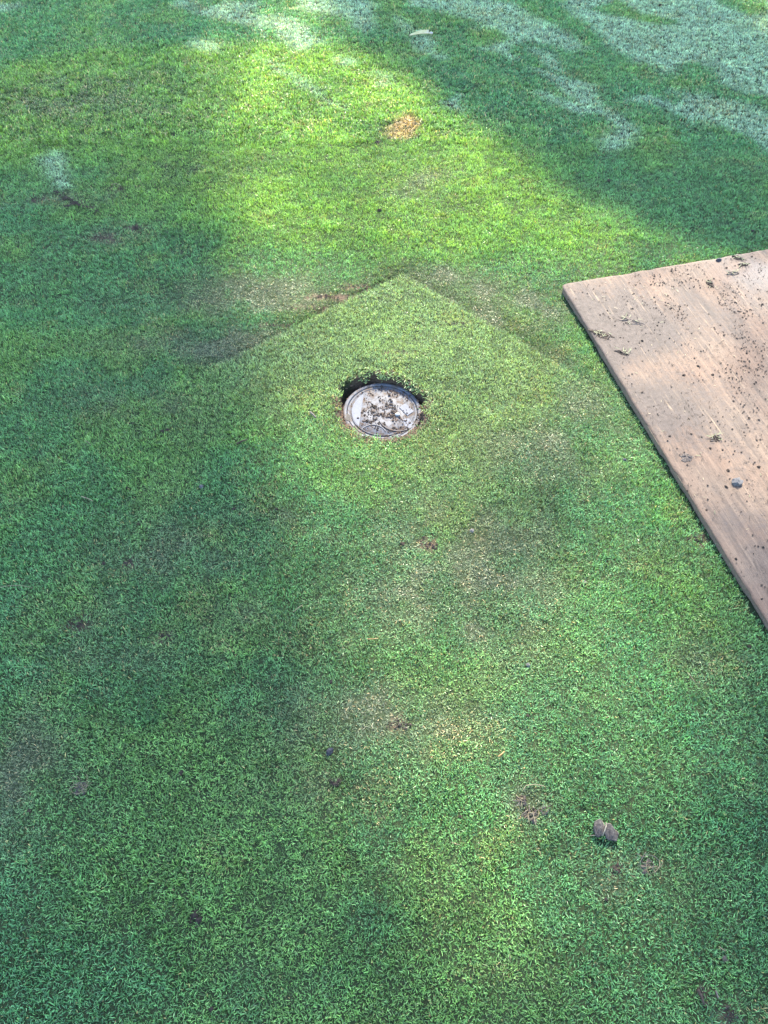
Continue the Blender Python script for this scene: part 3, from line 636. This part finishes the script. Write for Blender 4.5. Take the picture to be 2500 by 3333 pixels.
# crumbs of soil over the board
g = np.random.default_rng(21); n = 60000
u = g.uniform(.01, BW - .01, n); v = g.uniform(.01, 1.9, n)
band = np.exp(-((u - .42 - .12 * v) / .20) ** 2)
d = (.10 + .75 * band + .25 * sst(.3, .9, u)) * sst(.38, .60, fbm(u * 24, v * 16, 101, 4)) * .75
k = g.random(n) < d; u, v = u[k], v[k]
p = BO[None] + u[:, None] * bu + v[:, None] * bv
sz = .0007 + .0026 * g.random(len(u)) ** 2.8
crumbs('soil_crumbs', np.c_[p, np.full(len(u), BT + .0014)], sz, M['soil'], 'dark soil crumbs strewn over the plywood board', seed=22)
print('board crumbs', len(u))
def strips(name, P, Ls, W, az, mat, label, cat, seed=1):
    """thin bent clippings lying flat, one mesh"""
    g = np.random.default_rng(seed); n = len(P); V = []; F = []
    for k in range(n):
        a = az[k]; t = np.array([math.cos(a), math.sin(a), 0]); s = np.array([-t[1], t[0], 0]); b = g.uniform(-.25, .25) * Ls[k]; i = len(V)
        for q, (f, w) in enumerate(((-.5, .6), (-.1, 1), (.25, .9), (.5, .3))):
            c = P[k] + t * f * Ls[k] + s * b * (1 - 4 * f * f) * .6 + np.array([0, 0, .0012 + .12 * Ls[k] * max(0, f) * g.random()])
            V += [c - s * W[k] * w * .5, c + s * W[k] * w * .5]
        F += [(i, i + 1, i + 3, i + 2), (i + 2, i + 3, i + 5, i + 4), (i + 4, i + 5, i + 7, i + 6)]
    o = mesh_np(name, V, F, mat); o['kind'] = 'stuff'; o['label'] = label; o['category'] = cat; return o
def spread(n, seed, f):
    g = np.random.default_rng(seed); u = g.uniform(.01, BW - .02, n); v = g.uniform(.01, 1.8, n); k = g.random(n) < f(u, v); u, v = u[k], v[k]
    p = BO[None] + u[:, None] * bu + v[:, None] * bv; m = len(u)
    return np.c_[p, np.full(m, BT + .0016)], g.uniform(.004, .017, m), g.uniform(.0009, .0019, m), g.uniform(0, 6.28, m), m
P_, L_, W_, A_, m_ = spread(4200, 31, lambda u, v: .12 + .6 * sst(.45, .7, fbm(u * 9, v * 9, 111, 3)))
strips('grass_clippings', P_, L_, W_, A_, M['soil'], 'withered brown grass clippings littering the plywood board', 'clippings', 32)
P_, L_, W_, A_, m_ = spread(420, 33, lambda u, v: .10 + .8 * sst(.5, .7, fbm(u * 7 + 3, v * 7, 113, 3)))
strips('grass_clippings', P_, L_, W_, A_, M['clip'], 'green grass clippings stuck to the plywood board', 'clippings', 34)
P_, L_, W_, A_, m_ = spread(260, 35, lambda u, v: .5 + 0 * u)
strips('grass_clippings', P_, L_ * .8, W_ * .8, A_, M['straw'], 'pale straw bits lying on the plywood board', 'clippings', 36)

g = np.random.default_rng(77); W = []
for (a, b) in (((178, 622), (205, 640)), ((205, 640), (232, 652)), ((232, 652), (262, 668)), ((262, 668), (318, 690)), ((245, 662), (205, 676))):
    A, B = G(*a), G(*b); m = 26; f = g.random(m)[:, None]; W.append(A + (B - A) * f + g.normal(0, .007, (m, 2)))
W = np.concatenate(W)
crumbs('soil_crumbs', np.c_[W, height(W[:, 0], W[:, 1]) + .008], .002 + .0045 * g.random(len(W)) ** 2, M['soil'], 'dark soil crumbs along a crack in the shaded turf', seed=78)
W = []
for (c, rx, ry) in BARE:
    m = int(30 + 9000 * rx * ry * 4); q = g.normal(0, .55, (m, 2)) * np.array([rx, ry]); W.append(c + q)
W = np.concatenate(W); k = (np.hypot(W[:, 0] - hx, W[:, 1] - hy) > .15) & (sdf(W[:, 0], W[:, 1], BOARD) > .01); W = W[k]
crumbs('soil_crumbs', np.c_[W, height(W[:, 0], W[:, 1]) + .003], .001 + .0032 * g.random(len(W)) ** 2, M['soil'], 'brown soil crumbs in the small bare spots of the lawn', seed=79)

# ------------------------------------------------------------------ single things lying on the board
clod('stone', 'stone', 2398, 1572, .030, 'grey angular stone on the plywood board', 'stone', board=True, shapes=ROCKS, asp=.85, rz=.5)
clod('slate_chip', 'slate', 2339, 848, .020, 'dark slate chip on the damp far edge of the board', 'stone', board=True, shapes=ROCKS, asp=.7, rz=.2)
def mud_words(px, py):
    u, v = brd(px, py)
    if u < .07: return 'dark mud crumb close to the left edge of the board', 'mud', 'mud crumbs along the left edge of the board'
    if v < .12: return 'dark mud crumb close to the far edge of the board', 'mud', 'mud crumbs along the far edge of the board'
    if 2300 < px < 2400 and 1400 < py < 1620: return 'dark mud crumb between the grey stone and the green-bladed mud lump', 'mud', 'mud crumbs near the grey stone'
    if v > .8: return 'dark mud crumb on the pale bare wood beyond the grey stone', 'mud', 'mud crumbs on the pale wood'
    return 'dark mud crumb on the crumb-strewn middle of the board', 'mud', 'mud crumbs in the middle of the board'
for (px, py) in ((2240, 893), (2275, 870), (2310, 925), (2265, 910), (2330, 1425), (2370, 1532), (2363, 1585), (1977, 1012), (2185, 1003), (2272, 1192), (2236, 1598), (2030, 1148), (1840, 900), (1850, 975), (2365, 872),
                 (2490, 805), (2352, 1465), (2320, 1220), (2225, 1222), (2438, 1360), (2312, 1460), (2470, 1520), (2480, 1950), (2395, 1820), (2300, 1660), (2090, 1110), (2140, 1060), (2430, 1150), (2455, 1250), (2180, 1420)):
    clod('mud_crumb', 'soil', px, py, random.uniform(.005, .010), *mud_words(px, py), board=True, asp=random.uniform(.6, 1))

def mud_pad(px, py, w, h, rz, label, grass=0, matn='soil_pale'):
    """flat pressed cake of mud with cracks, bits of grass stuck in it"""
    x, y = G(px, py, BT); root = empty('mud_cake', (x, y, BT), rz); tag(root, label, 'mud')
    n = 40; bm = bmesh.new(); rings = []
    for f, z in ((1.0, -.0005), (.93, .0015), (.75, .0030), (.5, .0036), (.25, .0034)):
        rings.append([bm.verts.new((w / 2 * f * math.cos(2 * math.pi * k / n) * (1 + .20 * math.sin(3 * k / n * 6.28 + px) + .12 * math.sin(7 * k / n * 6.28 + px) + .16 * random.uniform(-1, 1)),
                                    h / 2 * f * math.sin(2 * math.pi * k / n) * (1 + .18 * math.sin(2 * k / n * 6.28 + py) + .12 * math.sin(5 * k / n * 6.28 + py) + .16 * random.uniform(-1, 1)),
                                    z * random.uniform(.55, 1.2) * (0.3 if (k % 9 == 0 and f < .9) else 1))) for k in range(n)])
    for A, B in zip(rings[:-1], rings[1:]):
        for k in range(n): bm.faces.new((A[k], A[(k + 1) % n], B[(k + 1) % n], B[k]))
    bm.faces.new(rings[-1])
    from_bm('cake', bm, M[matn], root)
    for k in range(grass):
        a = random.uniform(0, 6.28); L_ = random.uniform(.008, .022); c0 = Vector((random.uniform(-w, w) * .45, random.uniform(-h, h) * .45, .005))
        d = Vector((math.cos(a), math.sin(a), random.uniform(0, .35))); s = Vector((-d.y, d.x, 0)) * .0009
        V = [c0 - s, c0 + s, c0 + d * L_ * .6 + s, c0 + d * L_ * .6 - s, c0 + d * L_]
        mesh_np('grass_blade', [tuple(q) for q in V], [(0, 1, 2, 3), (3, 2, 4)], M['clip' if k % 3 else 'twig'], root)
mud_pad(2233, 1490, .034, .036, .3, 'round grey mud cake with cracks, beside the left edge of the board')
mud_pad(1960, 1090, .075, .036, -.5, 'wide grassy mud cake near the worn corner of the board', 22, 'soil')
mud_pad(2050, 1045, .08, .035, -.4, 'thin grey-green mud smear behind the grassy mud cake on the board', 14, 'soil_pale')
mud_pad(2402, 840, .045, .024, -.5, 'dark grassy mud lump at the far edge of the board', 16, 'soil')
mud_pad(2420, 862, .04, .02, .2, 'dark grassy mud lump in front of the one at the far edge of the board', 14, 'soil')
mud_pad(2385, 890, .045, .022, .3, 'straw-flecked mud lump on the damp part of the board', 16, 'soil_pale')
mud_pad(2312, 925, .022, .05, .1, 'narrow streak of crumbly mud on the damp part of the board', 10, 'soil')
mud_pad(2330, 1428, .035, .028, .6, 'dark mud lump with green blades in the middle of the board', 14, 'soil')
mud_pad(2028, 1148, .045, .02, -.3, 'dark mud lump with green blades near the left edge of the board', 14, 'soil')

# ------------------------------------------------------------------ straws, twigs and leaves in the grass
def tube(name, pts, r0, r1, mat, parent=None, n=6):
    bm = bmesh.new(); rings = []; m = len(pts)
    for k, p in enumerate(pts):
        a = pts[min(k + 1, m - 1)]; b = pts[max(k - 1, 0)]; t = (Vector(a) - Vector(b)).normalized()
        s = t.cross(Vector((0, 0, 1))); s = s.normalized() if s.length > 1e-4 else Vector((1, 0, 0)); w = s.cross(t); r = r0 + (r1 - r0) * k / (m - 1)
        rings.append([bm.verts.new(Vector(p) + (s * math.cos(6.283 * q / n) + w * math.sin(6.283 * q / n)) * r) for q in range(n)])
    for A, B in zip(rings[:-1], rings[1:]):
        for k in range(n): bm.faces.new((A[k], A[(k + 1) % n], B[(k + 1) % n], B[k]))
    bm.faces.new(rings[0][::-1]); bm.faces.new(rings[-1]); bmesh.ops.recalc_face_normals(bm, faces=bm.faces)
    return from_bm(name, bm, mat, parent, True)
def stalk(name, pxs, r0, r1, matn, label, cat, group=None, lift=.009):
    """a stalk lying on top of the grass through the given photo points"""
    P = []
    for k, (a, b) in enumerate(pxs):
        x, y = G(a, b, .01); P.append(np.array([x, y, float(height(x, y)) + lift + .002 * math.sin(k * 1.7)]))
    Q = []
    for a, b in zip(P[:-1], P[1:]):
        for f in (0, .33, .66): Q.append(a + (b - a) * f)
    Q.append(P[-1]); c = Q[0].copy(); c[2] -= 0.004
    o = tube(name, [tuple(q - c) for q in Q], r0, r1, M[matn]); o.location = tuple(c); return tag(o, label, cat, group)
stalk('straw', [(262, 1610), (282, 1617), (300, 1624)], .0013, .0011, 'straw', 'short thick pale straw lying alone in the grass', 'straw')
stalk('straw', [(272, 1427), (283, 1432), (292, 1441)], .0008, .0006, 'straw', 'forked thin straw in shaded grass beyond the short thick straw', 'straw')
stalk('straw', [(955, 1990), (968, 1980), (985, 1966)], .0010, .0008, 'straw', 'pale thin straw at the edge of the sunlit grass', 'straw')
stalk('straw', [(-30, 1915), (30, 1905), (70, 1903), (105, 1910)], .0008, .0005, 'straw', 'long bent pale straw lying across the grass', 'straw')
stalk('straw', [(1195, 2076), (1212, 2077), (1232, 2073)], .0011, .0006, 'straw_orange', 'short orange straw lying in the grass', 'straw')
stalk('dry_leaf_blade', [(1622, 2462), (1634, 2453), (1642, 2444)], .0016, .0011, 'straw_orange', 'small folded orange-tan leaf blade lying in the grass', 'leaf')
stalk('straw', [(1703, 2572), (1712, 2556), (1740, 2552), (1768, 2555), (1776, 2562)], .0008, .0006, 'straw', 'curved yellow straw arching beside the dead grass roots', 'straw')
stalk('straw', [(2236, 2190), (2246, 2202), (2262, 2222)], .0009, .0006, 'straw', 'thin slanting straw in the green grass beside the board', 'straw')
stalk('straw', [(2340, 3082), (2352, 3092), (2362, 3096)], .0009, .0006, 'straw', 'curled thin straw beside the pinkish grey pebble', 'straw')
stalk('straw', [(1470, 2738), (1485, 2745), (1500, 2748)], .0006, .0005, 'straw', 'tiny thin straw in the open sunlit grass', 'straw')
stalk('straw', [(1735, 2640), (1742, 2675), (1748, 2690)], .0006, .0005, 'straw', 'thin straw hanging from the larger clump of dead roots', 'straw')
stalk('straw', [(360, 595), (375, 592), (392, 598)], .0012, .0008, 'straw', 'thin straw in the coarse far grass near the soil crack', 'straw')
stalk('straw', [(600, 2820), (612, 2840)], .0006, .0005, 'straw', 'tiny thin straw in deep shaded grass', 'straw')
stalk('grass_seedling', [(428, 1815), (432, 1803), (438, 1795)], .0013, .0008, 'clip', 'broad yellow-green grass leaf standing out of the lawn', 'leaf')
tw = stalk('twig', [(1010, 1344), (1019, 1352), (1029, 1361)], .0032, .0026, 'twig', 'short grey twig beside the sunken cover', 'twig', lift=.010)
stalk('twig', [(770, 1445), (787, 1438), (806, 1430)], .0030, .0018, 'soil', 'dark rotten twig half pressed into muddy grass', 'twig')
stalk('twig', [(2272, 3222), (2282, 3245), (2292, 3270)], .0030, .0022, 'soil', 'dark rotten twig beside a bare strip of soil', 'twig')
stalk('twig', [(2330, 3225), (2336, 3250)], .0016, .0012, 'twig', 'thin grey-brown twig parallel to the dark rotten twig', 'twig')

# clods and pebbles on the lawn
def crumb_words(px, py):
    x, y = G(px, py)
    if y > 4.3 or (px > 1900 and py < 480): return 'dark soil crumb in the dew-whitened grass', 'soil crumbs in the dewy grass'
    if float(sdf(np.array([x]), np.array([y]), COARSE)[0]) < 0: return 'dark soil crumb in the coarse bright yellow-green grass', 'soil crumbs in the coarse grass'
    if 600 < px < 680 and 2900 < py < 3050: return 'dark soil crumb in a tight cluster of three on shaded grass', 'cluster of three soil crumbs'
    if 1080 < px < 1110: return 'dark soil crumb near the blue-grey slate chip', 'soil crumbs near the slate chip'
    if 1900 < px < 2100 and py > 2700: return 'dark soil crumb near the crumpled dead leaf', 'soil crumbs near the dead leaf'
    if float(sdf(np.array([x]), np.array([y]), LIT)[0]) < -.1: return 'dark soil crumb in sunlit fine green grass', 'soil crumbs in the sunlit grass'
    return 'dark soil crumb in the shaded blue-green grass', 'soil crumbs in the shaded grass'
for (px, py, s) in ((530, 377, .022), (1228, 465, .024), (1236, 686, .020), (1040, 604, .018), (1982, 588, .020), (2450, 749, .020), (445, 738, .02), (527, 1400, .014), (545, 1396, .014), (430, 1372, .011),
                    (900, 1655, .012), (1078, 2215, .012), (588, 2512, .014), (1092, 2550, .016), (1105, 2540, .010), (92, 2640, .013), (628, 2975, .016), (645, 2992, .014), (636, 2962, .010), (1500, 2655, .010), (685, 3285, .012),
                    (2012, 2815, .010), (1975, 2925, .010), (1560, 3050, .008), (2150, 12, .022), (2485, 22, .02), (1895, 118, .02), (2195, 205, .014), (2480, 262, .016), (410, 1580, .011), (448, 1700, .012),
                    (335, 1830, .014), (1310, 1770, .014), (720, 1520, .011), (840, 1690, .010), (760, 1655, .013), (1718, 2328, .010), (2440, 2105, .010), (590, 330, .02), (625, 380, .018), (1900, 1630, .008), (2025, 430, .016)):
    lb, gp = crumb_words(px, py); clod('soil_crumb', 'soil', px, py, s * .8, lb, 'soil crumb', gp)
clod('pebble', 'stone_pale', 1536, 1727, .011, 'cream white pebble in the muddy grass', 'pebble', shapes=ROCKS)
clod('pebble', 'stone_pale', 1902, 1893, .009, 'small round cream pebble in clean green grass', 'pebble')
clod('pebble', 'stone', 1720, 2163, .011, 'small grey pebble in clean green grass', 'pebble')
clod('pebble', 'soil_pale', 2360, 3122, .012, 'round pinkish grey pebble near the rotten twigs', 'pebble')
clod('pebble', 'stone', 655, 1580, .012, 'small grey pebble in the shaded grass', 'pebble')
clod('stone_chip', 'slate', 1072, 2443, .020, 'blue-grey slate chip lying in the grass', 'stone', shapes=ROCKS, asp=.6, rz=.9)
clod('stone_chip', 'slate', 2034, 1498, .012, 'small brown-grey stone beside the left edge of the board', 'stone', shapes=ROCKS)

# dead grass roots: a knot of straw with soil
def knot(px, py, n, rad, label, mats, soil=4):
    x, y = G(px, py, .008); z = float(height(x, y)) + .002; root = empty('dead_grass_knot', (x, y, z)); tag(root, label, 'dead grass')
    for k in range(soil):
        m2 = CLODS[k % 5].copy(); m2.name = 'soil'; m2.materials.append(M['soil_pale'])
        o = bpy.data.objects.new('soil_lump', m2); C.objects.link(o); o.parent = root; s = random.uniform(.3, .6) * rad
        o.location = (random.uniform(-.7, .7) * rad, random.uniform(-.7, .7) * rad, .001); o.scale = (s, s, s)
    for k in range(n):
        a = random.uniform(0, 6.28); l = random.uniform(.5, 1.2) * rad; c0 = Vector((random.gauss(0, .4) * rad, random.gauss(0, .4) * rad, .003)); d = Vector((math.cos(a), math.sin(a), 0)); s = Vector((-d.y, d.x, 0))
        cv = random.uniform(-.4, .4) * l
        tube('straw', [tuple(c0 + d * l * (f - .5) * 1.4 + s * cv * (1 - (2 * f - 1) ** 2) + Vector((0, 0, .006 * math.sin(f * 3.1) * random.random()))) for f in (0, .25, .5, .75, 1)], .0007, .0004, M[mats[k % len(mats)]], root, 4)
knot(255, 2558, 30, .019, 'knot of pale dry straw lying in the shaded grass', ['straw', 'straw', 'twig'], 2)
knot(1697, 2603, 12, .013, 'small clump of dead roots and soil under the curved straw', ['straw', 'twig'])
knot(1732, 2652, 16, .017, 'larger clump of dead roots and soil next to a smaller one', ['straw', 'twig'], 6)
knot(1773, 2635, 8, .012, 'tiny clump of dark soil and roots beside two larger ones', ['twig'], 4)
knot(2110, 2815, 14, .022, 'flat clump of withered roots behind the crumpled leaf', ['straw', 'twig'])

# crumpled dry leaf: a folded two-lobed leaf
def crumpled_leaf():
    x, y = G(1962, 2700, .01); z = float(height(x, y)) + .009
    root = empty('crumpled_leaf', (x, y, z), R(-22)); tag(root, 'crumpled grey-brown dead leaf folded in two, lying on the grass', 'leaf')
    t = NT('dead_leaf'); tc = t.n('ShaderNodeTexCoord'); n = t.noise(220, 5, .75, tc.outputs['Object'])
    t.l(t.ramp(n, [(.34, (0.014, 0.012, 0.012)), (.5, (0.034, 0.029, 0.027)), (.66, (0.095, 0.081, 0.072))]), t.b.inputs['Base Color']); t.set(Roughness=.8); t.bump(n, .9, .003); md = t.m
    rim = mat_plain('leaf_rim', (0.13, 0.11, 0.075), (0.20, 0.175, 0.13), .7, 200)
    def lobe(name, x0, x1, h0, h1, dep, ridge):
        nu, nv = 14, 10; V = []; 
        for j in range(nv):
            for i in range(nu):
                a = i / (nu - 1); b = j / (nv - 1); w = math.sin(math.pi * (0.12 + .80 * a)) ** .6
                X = x0 + (x1 - x0) * a; Y = (b - .5) * dep * w * (1 + .12 * math.sin(7 * a + x0 * 99)) - .004 * a
                Z = h0 + (h1 - h0) * a + ridge * math.sin(math.pi * b) * (1 - .5 * a) + .0022 * math.sin(9 * a + 5 * b) + .0012 * random.uniform(-1, 1)
                V.append((X, Y, Z))
        F = [(j * nu + i, j * nu + i + 1, (j + 1) * nu + i + 1, (j + 1) * nu + i) for j in range(nv - 1) for i in range(nu - 1)]
        o = mesh_np(name, V, F, md, root, True); s = o.modifiers.new('thick', 'SOLIDIFY'); s.thickness = .0012
        tube('sunlit_rim', [(V[i + (nv - 1) * nu][0], V[i + (nv - 1) * nu][1], V[i + (nv - 1) * nu][2]) for i in range(nu)], .0009, .0006, rim, root, 5)  # pale strip on the far edge has the sunlit rim in its colour
        return V
    V = lobe('leaf_half', -.019, .004, .003, .010, .032, .008)
    lobe('leaf_half', .002, .031, .009, .001, .030, .005)
    tube('midrib', [(.001, -.015, .010), (.002, -.006, .0165), (.003, .004, .0165), (.002, .013, .011)], .0012, .0009, rim, root, 6)
    tube('leaf_stalk', [(-.004, -.012, .006), (-.012, -.017, .003), (-.021, -.020, .000)], .0009, .0006, rim, root, 5)
crumpled_leaf()

# curled pale leaf far off in the shade
def curled_leaf():
    a = np.array(G(1333, 117, .012)); b = np.array(G(1404, 110, .012)); c = (a + b) / 2; ln = float(np.linalg.norm(b - a))
    z = float(height(c[0], c[1])) + .010
    root = empty('curled_leaf', (c[0], c[1], z), math.atan2(b[1] - a[1], b[0] - a[0])); tag(root, 'long curled cream-yellow leaf lying on dewy grass', 'leaf')
    t = NT('pale_leaf'); tc = t.n('ShaderNodeTexCoord'); n = t.noise(40, 4, .6, tc.outputs['Object'])
    t.l(t.ramp(n, [(.3, (0.36, 0.33, 0.14)), (.5, (0.44, 0.40, 0.20)), (.7, (0.46, 0.41, 0.28))]), t.b.inputs['Base Color']); t.set(Roughness=.5); m = t.m
    nu, nv = 22, 9; V = []
    for i in range(nu):
        f = i / (nu - 1); w = .018 * (math.sin(math.pi * min(1, .04 + f * 1.0 * .62)) ** .9) * (1 if f < .93 else 1 - (f - .93) * 6)
        cy = -.004 * math.sin(f * 3.1); cz = .004 + .010 * math.sin(math.pi * f) * .5
        for j in range(nv):
            q = -2.0 + 4.0 * j / (nv - 1)        # curled like a gutter
            V.append(((f - .5) * ln, cy + w * .9 * math.sin(q * .75), cz + w * .75 * (1 - math.cos(q * .75)) * (1 if q > 0 else .55)))
    F = [(i * nv + j, (i + 1) * nv + j, (i + 1) * nv + j + 1, i * nv + j + 1) for i in range(nu - 1) for j in range(nv - 1)]
    o = mesh_np('blade', V, F, m, root, True); s = o.modifiers.new('thick', 'SOLIDIFY'); s.thickness = .001
    tube('leaf_stalk', [(-ln * .5 + .004, 0, .004), (-ln * .5 - .006, -.002, .001)], .0016, .001, M['straw'], root, 6)
    bm = bmesh.new(); bmesh.ops.create_icosphere(bm, subdivisions=2, radius=.009, matrix=Matrix.Translation((ln * .47, -.008, .008)) @ Matrix.Diagonal((1.1, .9, .7, 1)))
    from_bm('bleached_end', bm, M['bolt'], root, True)
    bm = bmesh.new(); bmesh.ops.create_icosphere(bm, subdivisions=2, radius=.005, matrix=Matrix.Translation((ln * .44, .006, .014)) @ Matrix.Diagonal((1.1, .6, .8, 1)))
    from_bm('dark_blotch', bm, M['soil'], root, True)
curled_leaf()

# ------------------------------------------------------------------ tall trees between the lawn and the sun; their crowns shade the lawn
def lit(x, y):
    """how far a ground point lies inside the sunlit opening between the crowns (0 shaded .. 1 open)"""
    s = np.minimum(sdf(x, y, LIT), sdf(x, y, LIT2) + .12)
    wob = .5 * (fbm(x * .9, y * .9, 131, 3) - .5)
    right = x > .3 - .19 * y
    soft = np.where(right & (y > 2.2), .10, np.where(right, .25, .42))
    v = sst(soft, np.where(right & (y > 2.2), -.16, -.25), s + wob * np.where(right, .35, .6))
    return np.maximum(v, .45 * sst(.50, .72, fbm(x * .8 + 3, y * .8, 137, 3)))
def tree(name, label, base, lean, crown_c, crown_r, nleaf, seed):
    g = np.random.default_rng(seed); random.seed(seed)
    root = empty(name, (base[0], base[1], -.1)); tag(root, label, 'tree', 'tall trees beyond the lawn')
    cc = np.array(crown_c) - np.array([base[0], base[1], -.1]); cr = np.array(crown_r)
    H = cc[2]
    top = cc + np.array([0, 0, -cr[2] * .25]); pts = [np.array([0, 0, 0.]) + (top - 0) * f * np.array([f ** .6, f ** .6, 1]) + np.array([math.sin(f * 7) * .12, math.cos(f * 6) * .12, 0]) for f in np.linspace(0, 1, 10)]
    tube('trunk', [tuple(p) for p in pts], .34, .09, M['bark'], root, 12)
    for k in range(9):
        f = random.uniform(.5, .95); s = pts[int(f * 9)]; a = k * 2.4 + seed; e = cc + cr * np.array([math.cos(a) * .7, math.sin(a) * .7, random.uniform(-.6, .1)])
        m = (s + e) / 2 + np.array([0, 0, -.4]); tube('limb', [tuple(s), tuple(m), tuple(e)], .10, .025, M['bark'], root, 7)
    # leaf clumps fill the crown
    nc = 170; cl = []
    while len(cl) < nc:
        q = g.uniform(-1, 1, 3); d = np.linalg.norm(q)
        if d < 1 and d > .25: cl.append(cc + q * cr * .92)
    cl = np.array(cl); sig = g.uniform(.35, .75, nc)
    idx = g.integers(0, nc, nleaf); P = cl[idx] + g.normal(0, 1, (nleaf, 3)) * sig[idx][:, None] * np.array([1, 1, .8])
    Wp = P + np.array([base[0], base[1], -.1]); t = Wp[:, 2] / L[2]; sx = Wp[:, 0] - L[0] * t; sy = Wp[:, 1] - L[1] * t
    keep = g.random(nleaf) > lit(sx, sy) * .985
    P = P[keep]; n = len(P)
    ax = g.normal(0, 1, (n, 3)); ax /= np.linalg.norm(ax, axis=1)[:, None]; bx = np.cross(ax, g.normal(0, 1, (n, 3))); bx /= np.linalg.norm(bx, axis=1)[:, None]
    ll = g.uniform(.09, .16, n)[:, None]; ww = g.uniform(.030, .055, n)[:, None]
    V = np.stack([P - ax * ll, P + bx * ww, P + ax * ll, P - bx * ww], 1).reshape(-1, 3)
    F = np.arange(4 * n).reshape(n, 4)
    me = bpy.data.meshes.new('crown'); me.vertices.add(4 * n); me.vertices.foreach_set('co', V.astype(np.float32).ravel()); me.loops.add(4 * n); me.loops.foreach_set('vertex_index', F.ravel())
    me.polygons.add(n); me.polygons.foreach_set('loop_start', np.arange(0, 4 * n, 4)); me.polygons.foreach_set('loop_total', np.full(n, 4)); me.update(calc_edges=True)
    me.materials.append(M['leaf']); o = bpy.data.objects.new('crown', me); C.objects.link(o); o.parent = root; o['kind'] = 'stuff'
def along(x, y, t): return (x + L[0] * t, y + L[1] * t, L[2] * t)
c1 = along(-2.3, 2.6, 27); c2 = along(3.4, 5.2, 17); c3 = along(2.6, -.6, 25); c4 = along(-2.6, 7.5, 31)
tree('shade_tree', 'tall slender tree with a narrow open crown left of the gap', (c1[0] - 1.2, c1[1] + 1.0), 0, c1, (3.2, 4.4, 3.4), 52000, 3)
tree('shade_tree', 'tall broad tree with a dense crown right of the gap', (c2[0] + 1.4, c2[1] + 1.2), 0, c2, (4.0, 3.2, 2.7), 50000, 7)
tree('shade_tree', 'tall thin tree with a small crown in front of the broad one', (c3[0] + 2.6, c3[1] + .5), 0, c3, (2.4, 2.2, 2.0), 16000, 9)
tree('shade_tree', 'tall tree with a rounded crown standing farthest behind the gap', (c4[0] - 1.0, c4[1] + 1.5), 0, c4, (2.6, 3.2, 2.6), 26000, 12)
